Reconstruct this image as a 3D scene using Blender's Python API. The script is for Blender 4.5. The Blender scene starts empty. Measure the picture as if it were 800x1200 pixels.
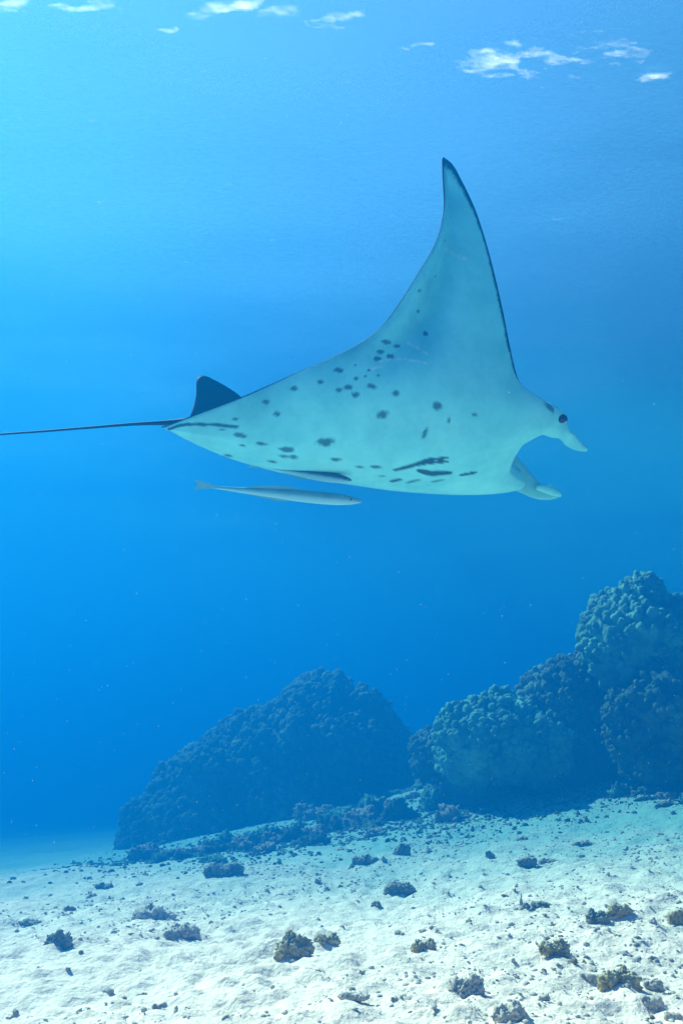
import bpy, bmesh, math, random
import numpy as np
from mathutils import Vector, Matrix

rng = np.random.default_rng(7)
random.seed(7)
sc = bpy.context.scene
col = sc.collection
R = math.radians

# ------------------------------------------------------------------ camera
PITCH = R(18.3)
CAM = np.array([0.0, 0.0, 0.9])
FPX = 1000.0                       # focal length in photograph pixels (800 x 1200)
cam_d = bpy.data.cameras.new('camera')
cam = bpy.data.objects.new('camera', cam_d)
col.objects.link(cam)
cam.location = CAM
cam.rotation_euler = (math.pi / 2 + PITCH, 0, 0)
cam_d.sensor_fit = 'VERTICAL'
cam_d.sensor_height = 36.0
cam_d.sensor_width = 24.0
cam_d.lens = 36.0 * FPX / 1200.0
cam_d.clip_start = 0.05
cam_d.clip_end = 2000
sc.camera = cam

# ------------------------------------------------------------------ light
SUN_EL, SUN_AZ = R(48), R(-52)     # azimuth from +Y towards +X
S = Vector((math.sin(SUN_AZ) * math.cos(SUN_EL), math.cos(SUN_AZ) * math.cos(SUN_EL), math.sin(SUN_EL)))
w = bpy.data.worlds.new('World')
sc.world = w
w.use_nodes = True
wn = w.node_tree
sky = wn.nodes.new('ShaderNodeTexSky')
sky.sky_type = 'NISHITA'
sky.sun_disc = False
sky.dust_density = 0.1
sky.ozone_density = 4.0
sky.air_density = 1.0
sky.sun_elevation = SUN_EL
sky.sun_rotation = SUN_AZ % (2 * math.pi)
wn.links.new(sky.outputs[0], wn.nodes['Background'].inputs[0])
wn.nodes['Background'].inputs[1].default_value = 0.05
sun_d = bpy.data.lights.new('sun', 'SUN')
sun_d.energy = 5.0
sun_d.angle = R(0.5)
sun_d.color = (1.0, 0.77, 0.57)
sun = bpy.data.objects.new('sun', sun_d)
sun.rotation_euler = S.to_track_quat('Z', 'Y').to_euler()
sun.location = (-10, 5, 20)
col.objects.link(sun)

sc.view_settings.view_transform = 'Standard'
sc.view_settings.look = 'None'
sc.view_settings.gamma = 1.0
sc.view_settings.use_curve_mapping = False
sc.view_settings.exposure = 2.66

sc.render.engine = 'CYCLES'
cy = sc.cycles
cy.use_denoising = True
cy.denoiser = 'OPENIMAGEDENOISE'
cy.use_adaptive_sampling = False
cy.max_bounces = 8
cy.diffuse_bounces = 2
cy.glossy_bounces = 2
cy.transmission_bounces = 2
cy.volume_bounces = 6
cy.transparent_max_bounces = 8
cy.caustics_reflective = False
cy.caustics_refractive = False
cy.sample_clamp_indirect = 4.0

SURF = 5.2                         # height of the water surface

# ------------------------------------------------------------------ helpers
CP, SP = math.cos(PITCH), math.sin(PITCH)
RX = np.array([1.0, 0, 0])
UP = np.array([0, -SP, CP])
BK = np.array([0, -CP, -SP])       # towards the camera

def ray(px, py):
    return RX * ((px - 400) / FPX) + UP * ((600 - py) / FPX) - BK

def project(P):
    v = P - CAM
    d = -(v @ BK)
    return np.stack([400 + FPX * (v @ RX) / d, 600 - FPX * (v @ UP) / d], -1)

def hash3(ix, iy, iz, k=0):
    h = (ix.astype(np.int64) * 374761393 + iy.astype(np.int64) * 668265263 + iz.astype(np.int64) * 2147483629 + k * 974634437) & 0xFFFFFFFF
    h = ((h ^ (h >> 13)) * 1274126177) & 0xFFFFFFFF
    h = ((h ^ (h >> 16)) * 2246822519) & 0xFFFFFFFF
    return ((h ^ (h >> 13)) & 0xFFFFFF) / float(0x1000000)

def vnoise(p):
    """smooth value noise in -1..1 for points (n,3)"""
    i = np.floor(p).astype(np.int64)
    f = p - i
    f = f * f * f * (f * (f * 6 - 15) + 10)
    out = 0
    for a in (0, 1):
        for b in (0, 1):
            for c in (0, 1):
                wgt = (f[:, 0] if a else 1 - f[:, 0]) * (f[:, 1] if b else 1 - f[:, 1]) * (f[:, 2] if c else 1 - f[:, 2])
                out = out + wgt * hash3(i[:, 0] + a, i[:, 1] + b, i[:, 2] + c)
    return out * 2 - 1

def fbm(p, oct=4, gain=0.5):
    o, a = 0, 1.0
    for k in range(oct):
        o = o + a * vnoise(p + 17.3 * k)
        p = p * 2.03
        a *= gain
    return o

def voro(p, k=0):
    """distance to the nearest feature point"""
    i = np.floor(p).astype(np.int64)
    best = np.full(len(p), 9.0)
    for a in (-1, 0, 1):
        for b in (-1, 0, 1):
            for c in (-1, 0, 1):
                q = i + np.array([a, b, c])
                fp = np.stack([hash3(q[:, 0], q[:, 1], q[:, 2], 3 * k + n + 1) for n in range(3)], -1) + q
                best = np.minimum(best, ((p - fp) ** 2).sum(1))
    return np.sqrt(best)

def smooth(e0, e1, x):
    t = np.clip((x - e0) / (e1 - e0), 0, 1)
    return t * t * (3 - 2 * t)

def tag(o, label=None, cat=None, group=None, kind=None):
    if label: o['label'] = label
    if cat: o['category'] = cat
    if group: o['group'] = group
    if kind: o['kind'] = kind
    return o

def mesh(name, V, F, mat, parent=None, smooth_=True, me_only=False):
    me = bpy.data.meshes.new(name)
    V = np.asarray(V, dtype=np.float32)
    F = np.asarray(F, dtype=np.int32)
    n = F.shape[1]
    me.vertices.add(len(V))
    me.vertices.foreach_set('co', V.ravel())
    me.loops.add(F.size)
    me.loops.foreach_set('vertex_index', F.ravel())
    me.polygons.add(len(F))
    me.polygons.foreach_set('loop_start', np.arange(0, F.size, n, dtype=np.int32))
    me.polygons.foreach_set('loop_total', np.full(len(F), n, dtype=np.int32))
    if smooth_:
        me.polygons.foreach_set('use_smooth', np.ones(len(F), dtype=bool))
    me.materials.append(mat)
    me.update(calc_edges=True)
    me.validate()
    if me_only:
        return me
    o = bpy.data.objects.new(name, me)
    col.objects.link(o)
    if parent: o.parent = parent
    return o

def fattr(o, name, vals):
    a = o.data.attributes.new(name, 'FLOAT', 'POINT')
    a.data.foreach_set('value', np.asarray(vals, dtype=np.float32))

def empty(name, loc):
    o = bpy.data.objects.new(name, None)
    o.location = loc
    o.empty_display_size = 0.1
    col.objects.link(o)
    return o

_ico = {}
def ico(n):
    if n not in _ico:
        bm = bmesh.new()
        bmesh.ops.create_icosphere(bm, subdivisions=n, radius=1.0)
        V = np.array([v.co[:] for v in bm.verts])
        F = np.array([[v.index for v in f.verts] for f in bm.faces])
        bm.free()
        _ico[n] = (V, F)
    return _ico[n]

def grid_faces(nu, nv):
    a = (np.arange(nu - 1)[:, None] * nv + np.arange(nv - 1)[None, :]).ravel()
    return np.stack([a, a + nv, a + nv + 1, a + 1], -1)

# ------------------------------------------------------------------ materials
def newmat(name):
    m = bpy.data.materials.new(name)
    m.use_nodes = True
    nt = m.node_tree
    return m, nt, nt.nodes['Principled BSDF']

def ramp(nt, stops):
    r = nt.nodes.new('ShaderNodeValToRGB')
    e = r.color_ramp.elements
    while len(e) < len(stops): e.new(0.5)
    for el, (p, c) in zip(e, stops):
        el.position = p
        el.color = (*c, 1)
    return r

def rough_mat(name, stops, scale, bump=0.4, bscale=40, bdist=0.02, rough=0.95, detail=8, dust=0.0):
    m, nt, b = newmat(name)
    tc = nt.nodes.new('ShaderNodeTexCoord')
    n = nt.nodes.new('ShaderNodeTexNoise')
    n.inputs['Scale'].default_value = scale
    n.inputs['Detail'].default_value = detail
    n.inputs['Roughness'].default_value = 0.65
    nt.links.new(tc.outputs['Object'], n.inputs['Vector'])
    r = ramp(nt, stops)
    nt.links.new(n.outputs['Fac'], r.inputs['Fac'])
    nt.links.new(r.outputs['Color'], b.inputs['Base Color'])
    n2 = nt.nodes.new('ShaderNodeTexNoise')
    n2.inputs['Scale'].default_value = bscale
    n2.inputs['Detail'].default_value = 6
    nt.links.new(tc.outputs['Object'], n2.inputs['Vector'])
    bp = nt.nodes.new('ShaderNodeBump')
    bp.inputs['Strength'].default_value = bump
    bp.inputs['Distance'].default_value = bdist
    nt.links.new(n2.outputs['Fac'], bp.inputs['Height'])
    nt.links.new(bp.outputs['Normal'], b.inputs['Normal'])
    if dust:                       # sand settled on the faces that look up
        ge = nt.nodes.new('ShaderNodeNewGeometry')
        sx = nt.nodes.new('ShaderNodeSeparateXYZ')
        nt.links.new(ge.outputs['Normal'], sx.inputs[0])
        n3 = nt.nodes.new('ShaderNodeTexNoise'); n3.inputs['Scale'].default_value = scale * 1.7; n3.inputs['Detail'].default_value = 5
        nt.links.new(tc.outputs['Object'], n3.inputs['Vector'])
        am = nt.nodes.new('ShaderNodeMath'); am.operation = 'MULTIPLY_ADD'; am.inputs[1].default_value = 0.5
        nt.links.new(sx.outputs['Z'], am.inputs[0]); nt.links.new(n3.outputs['Fac'], am.inputs[2])
        mr_ = nt.nodes.new('ShaderNodeMapRange'); mr_.inputs['From Min'].default_value = 0.72; mr_.inputs['From Max'].default_value = 1.05; mr_.inputs['To Max'].default_value = dust
        nt.links.new(am.outputs[0], mr_.inputs['Value'])
        mc = nt.nodes.new('ShaderNodeMixRGB'); mc.inputs[2].default_value = (0.62, 0.55, 0.47, 1)
        nt.links.new(mr_.outputs[0], mc.inputs[0]); nt.links.new(r.outputs['Color'], mc.inputs[1])
        nt.links.new(mc.outputs[0], b.inputs['Base Color'])
    b.inputs['Roughness'].default_value = rough
    b.inputs['Specular IOR Level'].default_value = 0.1
    return m

M_sand = rough_mat('sand', [(0.34, (0.58, 0.49, 0.41)), (0.45, (0.80, 0.65, 0.54)), (0.58, (0.90, 0.73, 0.60))], 9.0, 0.6, 38, 0.03)
nt = M_sand.node_tree
bs = nt.nodes['Principled BSDF']
src = bs.inputs['Base Color'].links[0].from_socket
ge = nt.nodes.new('ShaderNodeTexCoord')
sx = nt.nodes.new('ShaderNodeSeparateXYZ'); nt.links.new(ge.outputs['Object'], sx.inputs[0])
tn = nt.nodes.new('ShaderNodeTexNoise'); tn.inputs['Scale'].default_value = 1.6; tn.inputs['Detail'].default_value = 9; tn.inputs['Roughness'].default_value = 0.7
nt.links.new(ge.outputs['Object'], tn.inputs['Vector'])
ma = nt.nodes.new('ShaderNodeMath'); ma.operation = 'MULTIPLY_ADD'; ma.inputs[1].default_value = 6.0
nt.links.new(tn.outputs['Fac'], ma.inputs[0]); nt.links.new(sx.outputs['Y'], ma.inputs[2])
mp = nt.nodes.new('ShaderNodeMapRange'); mp.inputs['From Min'].default_value = 8.5; mp.inputs['From Max'].default_value = 14.5; mp.inputs['To Max'].default_value = 0.85
mb = nt.nodes.new('ShaderNodeMath'); mb.operation = 'MULTIPLY_ADD'; mb.inputs[1].default_value = 0.55     # the tint thins out away from the reef
nt.links.new(sx.outputs['X'], mb.inputs[0]); nt.links.new(ma.outputs[0], mb.inputs[2])
nt.links.new(mb.outputs[0], mp.inputs['Value'])
mg = nt.nodes.new('ShaderNodeMixRGB'); mg.inputs[2].default_value = (0.13, 0.40, 0.35, 1)     # reef turf, and the far water's loss of red painted into the sand
nt.links.new(mp.outputs[0], mg.inputs[0]); nt.links.new(src, mg.inputs[1]); nt.links.new(mg.outputs[0], bs.inputs['Base Color'])
M_rubble = rough_mat('dead_coral_rubble', [(0.3, (0.30, 0.26, 0.21)), (0.55, (0.48, 0.43, 0.37)), (0.8, (0.60, 0.56, 0.50))], 14.0, 0.6, 60, 0.01, dust=0.85)
M_fine = rough_mat('fine_rubble', [(0.3, (0.34, 0.31, 0.27)), (0.55, (0.52, 0.47, 0.41)), (0.8, (0.66, 0.60, 0.53))], 9.0, 0.6, 60, 0.01)
M_algae = rough_mat('algae_covered_rock', [(0.32, (0.20, 0.14, 0.035)), (0.46, (0.38, 0.29, 0.08)), (0.58, (0.52, 0.42, 0.19)), (0.72, (0.68, 0.56, 0.42))], 22.0, 0.8, 70, 0.02, dust=0.8)
M_dark = rough_mat('dark_algae_rock', [(0.30, (0.09, 0.10, 0.06)), (0.52, (0.20, 0.20, 0.13)), (0.75, (0.42, 0.40, 0.33))], 22.0, 0.8, 70, 0.02, dust=0.55)
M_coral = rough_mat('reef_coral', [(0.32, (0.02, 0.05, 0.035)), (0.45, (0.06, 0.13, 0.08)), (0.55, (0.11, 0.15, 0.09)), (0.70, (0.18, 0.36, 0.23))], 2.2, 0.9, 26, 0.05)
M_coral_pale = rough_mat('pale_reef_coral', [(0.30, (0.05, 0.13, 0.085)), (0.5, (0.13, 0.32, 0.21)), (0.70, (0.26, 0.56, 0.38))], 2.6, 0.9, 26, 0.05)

# ------------------------------------------------------------------ sea bed
def gh(x, y):
    """large shape of the sea bed"""
    x = np.asarray(x, float); y = np.asarray(y, float)
    yy = np.where(y < 12, y, 12 + (1 - np.exp(-(np.maximum(y, 12) - 12) / 6)) * 6)
    xx = np.clip(x, -12, 12)
    z = 0.022 * yy + 0.070 * xx
    z = z + 0.70 * np.exp(-((x - 5.2) ** 2 / 10 + (y - 13.0) ** 2 / 12))
    z = z + 0.52 * np.exp(-((x - 1.6) ** 2 / 9 + (y - 15.5) ** 2 / 9))
    z = z - 0.14 * smooth(7.5, 20, y) * smooth(1.0, -5.0, x)
    return z

def gh_fine(x, y):
    sh = np.shape(x)
    x = np.ravel(x); y = np.ravel(y)
    p = np.stack([x, y, np.zeros_like(x)], -1)
    z = gh(x, y)
    z = z + 0.05 * fbm(p * 0.55, 3) + 0.022 * fbm(p * 2.1 + 5, 3)
    near = np.exp(-np.maximum(np.hypot(x, y - 5) - 3, 0) / 4)
    lump = np.clip(fbm(p * 7 + 31, 3), -0.2, 1.2)
    z = z + near * (0.028 * lump + 0.014 * fbm(p * 19 + 3, 2))
    return z.reshape(sh)

def ground_at(px, py, f=gh_fine):
    """point of the sea bed seen in a photograph pixel"""
    d = ray(px, py)
    t = np.linspace(2.0, 40, 4000)
    P = CAM + t[:, None] * d
    under = P[:, 2] < f(P[:, 0], P[:, 1])
    k = int(np.argmax(under)) if under.any() else len(t) - 1
    return P[k], t[k]

def axis(segs):
    out = [segs[0][0]]
    for a, b, n, g in segs:
        u = np.linspace(0, 1, n + 1)[1:]
        out += list(a + (b - a) * u ** g)
    return np.array(out)

xs_ = axis([(-90, -8, 30, 1), (-8, -4, 50, 1), (-4, 4.5, 290, 1), (4.5, 9, 60, 1), (9, 90, 30, 1)])
ys_ = axis([(-90, 0, 20, 1), (0, 3, 20, 1), (3, 6, 150, 1), (6, 11, 130, 1), (11, 20, 60, 1), (20, 110, 30, 1)])
GX, GY = np.meshgrid(xs_, ys_, indexing='ij')
GZ = gh_fine(GX, GY)
sea = mesh('sea_bed', np.stack([GX, GY, GZ], -1).reshape(-1, 3), grid_faces(len(xs_), len(ys_)), M_sand)
tag(sea, 'pale rippled sand sea bed strewn with broken coral', 'sea bed', kind='structure')

# ------------------------------------------------------------------ water surface, seen from below
M_water, nt, b = newmat('water_surface')
nt.nodes.remove(b)
fr = nt.nodes.new('ShaderNodeLayerWeight'); fr.inputs['Blend'].default_value = 0.5   # rough sea: reflection grows smoothly towards grazing
tr = nt.nodes.new('ShaderNodeBsdfTransparent')
gl = nt.nodes.new('ShaderNodeBsdfGlossy'); gl.inputs['Roughness'].default_value = 0.35; gl.inputs['Color'].default_value = (0.30, 0.85, 1.0, 1)
mx = nt.nodes.new('ShaderNodeMixShader')
wc = nt.nodes.new('ShaderNodeTexCoord')
wno = nt.nodes.new('ShaderNodeTexNoise'); wno.inputs['Scale'].default_value = 26.0; wno.inputs['Detail'].default_value = 2
nt.links.new(wc.outputs['Object'], wno.inputs['Vector'])
wb = nt.nodes.new('ShaderNodeBump'); wb.inputs['Strength'].default_value = 1.0; wb.inputs['Distance'].default_value = 0.002
nt.links.new(wno.outputs['Fac'], wb.inputs['Height'])
nt.links.new(wb.outputs['Normal'], fr.inputs['Normal']); nt.links.new(wb.outputs['Normal'], gl.inputs['Normal'])
mr = nt.nodes.new('ShaderNodeMapRange'); mr.inputs['To Min'].default_value = 0.06; mr.inputs['To Max'].default_value = 0.95
mr.interpolation_type = 'SMOOTHSTEP'; mr.inputs['From Min'].default_value = 0.06; mr.inputs['From Max'].default_value = 0.70
nt.links.new(fr.outputs['Facing'], mr.inputs['Value']); nt.links.new(mr.outputs[0], mx.inputs[0])
nt.links.new(tr.outputs[0], mx.inputs[1])
nt.links.new(gl.outputs[0], mx.inputs[2])
nt.links.new(mx.outputs[0], nt.nodes['Material Output'].inputs['Surface'])

def wave(x, y):
    sh = np.shape(x)
    p = np.stack([np.ravel(x), np.ravel(y), np.zeros(np.size(x))], -1)
    q = p * np.array([0.55, 0.9, 1])
    z = 0.025 * fbm(q * 0.7, 2) + 0.004 * (1 - np.abs(fbm(q * 2.3 + 9, 3)))
    return SURF + z.reshape(sh)
wx = axis([(-88, -10, 40, 1), (-10, 10, 170, 1), (10, 88, 40, 1)])
wy = axis([(-88, 0, 40, 1), (0, 16, 150, 1), (16, 108, 60, 1)])
WX, WY = np.meshgrid(wx, wy, indexing='ij')
water = mesh('water_surface', np.stack([WX, WY, wave(WX, WY)], -1).reshape(-1, 3), grid_faces(len(wx), len(wy))[:, ::1], M_water)
tag(water, 'rippled underside of the sunlit sea surface', 'water', kind='structure')
water.data.update()
if water.data.polygons[0].normal.z < 0:
    water.data.flip_normals()
if sea.data.polygons[0].normal.z < 0:
    sea.data.flip_normals()

# ------------------------------------------------------------------ the water itself
hv, hf = [], []
x0, x1, y0, y1, z0, z1 = -95, 95, -95, 115, float(GZ.min()) - 1.0, SURF + 0.6
hv = [(x, y, z) for z in (z0, z1) for (x, y) in ((x0, y0), (x1, y0), (x1, y1), (x0, y1))]
hf = [(3, 2, 1, 0), (4, 5, 6, 7), (0, 1, 5, 4), (1, 2, 6, 5), (2, 3, 7, 6), (3, 0, 4, 7)]
M_haze, nt, b = newmat('sea_water')
nt.nodes.remove(b)
pv = nt.nodes.new('ShaderNodeVolumePrincipled')
DEN = 0.5
SIG_S = np.array([0.0001, 0.0130, 0.0395])
SIG_A = np.array([0.148, 0.084, 0.055])
colr = SIG_S / DEN
ab = (1 - SIG_A / (DEN * (1 - colr))) ** 2
pv.inputs['Color'].default_value = (*colr, 1)
pv.inputs['Absorption Color'].default_value = (*ab, 1)
pv.inputs['Density'].default_value = DEN
pv.inputs['Anisotropy'].default_value = 0.48
nt.links.new(pv.outputs[0], nt.nodes['Material Output'].inputs['Volume'])
M_haze.cycles.homogeneous_volume = True
haze = mesh('haze', hv, hf, M_haze, smooth_=False)
tag(haze, 'clear blue sea water fading everything far to blue', 'sea water', kind='stuff')

# ------------------------------------------------------------------ manta ray
D0 = 3.5
K = D0 / FPX                       # metres for one photograph pixel at the manta
CPX = (410.0, 515.0)
C0 = CAM + ray(*CPX) * D0
PSI, ALPHA, THMAX = R(16), R(45), R(54)
PITCHDN = R(-2.3)
# body axes in camera axes (right, up, towards the camera)
f_ = np.array([math.cos(PITCHDN) * math.cos(PSI), math.sin(PITCHDN), -math.cos(PITCHDN) * math.sin(PSI)])
c_ = np.array([math.sin(PSI), 0, math.cos(PSI)])
n_ = np.cross(c_, f_); n_ /= np.linalg.norm(n_)
c_ = np.cross(f_, n_)
rv_ = n_ * math.cos(ALPHA) + c_ * math.sin(ALPHA)
dv_ = n_ * math.sin(ALPHA) - c_ * math.cos(ALPHA)
CAMB = np.stack([RX, UP, BK], 0)

def to_world(q):                   # q: (...,3) pixels-sized units in camera axes -> metres in the world
    return C0 + (q * K) @ CAMB
rr = np.linspace(0, 700, 1401)
th = THMAX * (1 - np.exp(-(rr / 72.0) ** 2))
dr = rr[1] - rr[0]
w_tab = np.concatenate([[0], np.cumsum(np.cos(th[:-1]) * dr)])
d_tab = np.concatenate([[0], np.cumsum(np.sin(th[:-1]) * dr)])

def bend(r):
    a = np.abs(r)
    return np.sign(r) * np.interp(a, rr, w_tab), np.interp(a, rr, d_tab), np.interp(a, rr, th)

def body_pt(x, r, h=0.0):
    """x forward, r along the bent span (right wing positive), h dorsal offset"""
    w_, d_, t_ = bend(r)
    sg = np.sign(r)
    x = np.asarray(x)[..., None]
    nr = (-sg * np.sin(t_))[..., None] * rv_ + np.cos(t_)[..., None] * dv_
    return x * f_ + w_[..., None] * rv_ + d_[..., None] * dv_ + np.asarray(h)[..., None] * nr

def solve_xr(px, py, x=0.0, r=100.0):
    v = np.array([x, r], float)
    def g(v):
        return project(to_world(body_pt(np.array(v[0]), np.array(v[1])))) - np.array([px, py])
    for _ in range(60):
        e = g(v)
        J = np.stack([(g(v + np.array([0.5, 0])) - e) / 0.5, (g(v + np.array([0, 0.5])) - e) / 0.5], -1)
        st = np.linalg.solve(J, e)
        v = v - np.clip(st, -60, 60)
        v[1] = max(v[1], 0.0) if abs(v[1]) < 1e6 else 0
    return v

LE = [(0, 605, 519), (.04, 610, 514), (.08, 622, 507), (.115, 640, 500), (.145, 655, 493), (.17, 652, 482), (.20, 638, 470), (.235, 622, 459.5), (.26, 611, 452),
      (.30, 604, 438), (.40, 597, 407), (.5, 589, 366), (.6, 580, 326), (.7, 569, 284), (.8, 556, 245), (.9, 540, 211), (.96, 529, 192), (1, 519, 184)]
TE = [(0, 188, 508), (.05, 194, 499), (.1, 222, 488.5), (.2, 280, 467), (.3, 332, 444), (.4, 380, 422), (.5, 420, 402), (.58, 446, 383), (.66, 470, 351),
      (.74, 490, 318), (.81, 507, 289), (.87, 517, 262), (.93, 521, 233), (.975, 519, 203), (1, 518, 186)]
def curve_xr(pts):
    out, g = [], (0.0, 10.0)
    for s, px, py in pts:
        v = solve_xr(px, py, *g)
        out.append((s, v[0], v[1])); g = (v[0], v[1] + 5)
    o = np.array(out)
    o[0, 2] = 0
    return o
le, te = curve_xr(LE), curve_xr(TE)
def pch(xq, x, y, flat0=False):                 # monotone-ish smooth interpolation
    h = np.diff(x); m = np.diff(y) / h
    d = np.empty_like(y); d[0], d[-1] = (0.0 if flat0 else m[0]), m[-1]
    d[1:-1] = np.where(m[:-1] * m[1:] > 0, 2 * m[:-1] * m[1:] / (m[:-1] + m[1:] + 1e-12), 0)
    i = np.clip(np.searchsorted(x, xq) - 1, 0, len(x) - 2)
    t = (xq - x[i]) / h[i]
    return ((2*t**3-3*t**2+1)*y[i] + (t**3-2*t**2+t)*h[i]*d[i] + (-2*t**3+3*t**2)*y[i+1] + (t**3-t**2)*h[i]*d[i+1])

NS, NU = 186, 250
s_ = np.linspace(0, 1, NS) ** 0.95
s_all = np.concatenate([-s_[::-1], s_[1:]])
u_ = 0.5 * (1 - np.cos(np.linspace(0, math.pi, NU)))
u_ = 0.55 * u_ + 0.45 * np.linspace(0, 1, NU)
a = np.abs(s_all)
sg = np.sign(s_all)
lx, lr = pch(a, le[:, 0], le[:, 1], True), pch(a, le[:, 0], le[:, 2])
tx, trr = pch(a, te[:, 0], te[:, 1], True), pch(a, te[:, 0], te[:, 2])
U, SA = np.meshgrid(u_, s_all, indexing='xy')          # (ns, nu)
XB = lx[:, None] * (1 - U) + tx[:, None] * U
RB = (lr[:, None] * (1 - U) + trr[:, None] * U)
AB = np.abs(SA)
prof = 1.9 * np.sqrt(np.clip(U, 0, 1)) * (1 - U) ** 0.9
prof = np.maximum(prof, 0)
head = np.exp(-(RB / 75.0) ** 2) * np.exp(-((U - 0.08) / 0.2) ** 2)
core = np.exp(-(RB / 85.0) ** 2)
wing = (1 - np.sqrt(AB ** 2 + 0.0036) + 0.06 - 0.06 * (AB > 2)) ** 1.0
wing = np.clip(1 - AB ** 1.6, 0, 1) ** 0.8
edge = np.minimum(1, np.minimum(U, 1 - U) / 0.012)
tb = (20 * core * prof + 15 * wing * prof + 10 * head * edge + 1.6 * edge * (1 - AB * 0.7))
td = (34 * core * prof + 12 * wing * prof + 12 * head * edge + 1.6 * edge * (1 - AB * 0.7))
# shallow hollow in the wing behind the leading muscle
hol = np.exp(-((U - 0.60) / 0.16) ** 2) * np.exp(-((AB - 0.60) / 0.20) ** 2)
RS = RB * np.where(sg == 0, 0, sg)[:, None]
mid = 24 * hol + 4 * np.sin(AB * AB * 9) * U
Vd = body_pt(XB, RS, mid + td)
Vb = body_pt(XB, RS, mid - tb)
Pd, Pb = to_world(Vd.reshape(-1, 3)), to_world(Vb.reshape(-1, 3))
MW = to_world(np.zeros(3))
px_b = project(Pb).reshape(XB.shape + (2,))

# pigment on the belly
SPOTS = [(452.5,400.6,6,3,15),(464.5,405.5,3.5,2.5,0),(445.7,413,4.5,3,0),(457,417.5,4.5,3,10),(442,420.5,4.5,3,0),(397,433.6,6,3,5),(375.6,447.5,3.8,2.4,0),
 (344.5,455,5,3,-5),(311.9,471,4.2,3,0),(325,484.8,4.8,3.2,0),(397.4,457,4.5,2.5,0),(407.5,454,5,3.2,0),(417,444,3,2.4,0),(416.5,462.5,4.8,3.6,0),(435.6,452.7,6,3,10),
 (463.7,461,5,3.6,-10),(447.6,486,7.5,4.4,-15),(511.4,476,5.6,4.8,-20),(497.5,508,2.2,7.5,18),(525.6,492.5,1.7,4,18),(555.6,485.4,3.5,2,-10),(381,518,10,4.6,-6),
 (336,527,8.5,3.6,0),(332.5,534.6,5,2,0),(343.7,535.4,6,2.5,5),(393,538.6,6,2.2,-3),(281,510,8.5,3,12),(306.5,519.7,7,2.4,14),(420.6,547,5,1.6,0),(440,547,6,1.8,0),
 (319,541,5,1.6,8),(276,491,4,2,5),(284,522,3.5,1.4,0),(268.4,534,5.5,1.8,5),(498,391,3.6,2.8,0),(489.7,364.7,2.4,2,0),(491,340.7,2.5,2,0),(521,282,1.6,1.4,0),
 (432,434,2,1.4,0),(443,440,2,1.4,0),(416,428,2,1.3,0),(428,441,1.6,1.2,0),(447,558,4,1.3,-5),(510,324,1.3,1,0),(260,503,4,1.2,10)]
STROKES = [([(462,551),(482,546),(501,539),(524,536.5)],2.4),([(484,545.5),(501,542),(524.5,541)],2.2),([(490,551.4),(505,555),(528,554)],3.4),([(539,557),(558,553.6)],1.8),
 ([(457,564.5),(470,561.5)],1.8),([(476,566),(492,562)],1.2),([(198,503),(210,498.6),(222,497),(250,497.5),(279,500.5)],2.2),([(505,565),(520,562)],1.0)]
def seg_dist(P, a, b):
    a, b = np.array(a, float), np.array(b, float)
    ab_ = b - a
    t = np.clip(((P - a) @ ab_) / (ab_ @ ab_), 0, 1)
    return np.linalg.norm(P - (a + t[..., None] * ab_), axis=-1), t
near = RS > -130
wob = 0.35 * vnoise(np.concatenate([px_b.reshape(-1, 2) * 0.35, np.zeros((px_b[..., 0].size, 1))], 1)).reshape(XB.shape)
dark = np.zeros_like(XB)
for (cx, cy_, ra, rb, rot) in SPOTS:
    d = px_b - np.array([cx, cy_])
    ca, sa = math.cos(R(rot)), math.sin(R(rot))
    e = np.hypot((d[..., 0] * ca + d[..., 1] * sa) / ra, (-d[..., 0] * sa + d[..., 1] * ca) / rb)
    dark = np.maximum(dark, near * smooth(1.35, 0.55, e + wob * 0.8) * 0.78)
for pts, wd in STROKES:
    n = len(pts) - 1
    for i in range(n):
        d, t = seg_dist(px_b, pts[i], pts[i + 1])
        g = (i + t) / n
        ww = wd * (0.45 + 0.55 * np.sin(np.pi * np.clip(0.12 + 0.8 * g, 0, 1)))
        dark = np.maximum(dark, near * smooth(1.25, 0.6, d / ww + wob * 0.3) * 0.9)
# the far wing carries spots of its own
far_spots = [(rng.uniform(.15, .85), rng.uniform(.12, .6), rng.uniform(.008, .02)) for _ in range(26)]
for uu, ss, q in far_spots:
    e = np.hypot((U - uu) / q, (SA + ss) / (q * 0.9))
    dark = np.maximum(dark, (RS < -130) * smooth(1.2, 0.75, e + wob) * 0.85)
# dark margin along the edges of the disc
chord = np.linalg.norm(Vb[:, 0] - Vb[:, -1], axis=-1)[:, None]
dle, dte = U * chord, (1 - U) * chord
mle = smooth(.235, .30, AB)
mw = 6.0 + 5.0 * smooth(.72, 1.0, AB)
dark = np.maximum(dark, mle * smooth(1.4, 0.55, dle / mw + wob * .5) * 1.0)
dark = np.maximum(dark, smooth(1.5, 0.5, dte / (2.0 + 3 * smooth(.85, 1, AB)) + wob * .3) * 1.0)
dark = np.maximum(dark, 0.6 * smooth(.84, 1.0, AB) * smooth(22, 4, np.minimum(dle, dte)))
# eye patch
for (cx, cy_, ra, rb, rot) in [(646, 478, 11, 4.5, 38)]:
    d = px_b - np.array([cx, cy_])
    ca, sa = math.cos(R(rot)), math.sin(R(rot))
    e = np.hypot((d[..., 0] * ca + d[..., 1] * sa) / ra, (-d[..., 0] * sa + d[..., 1] * ca) / rb)
    dark = np.maximum(dark, near * smooth(1.3, 0.5, e) * 0.7)
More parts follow.
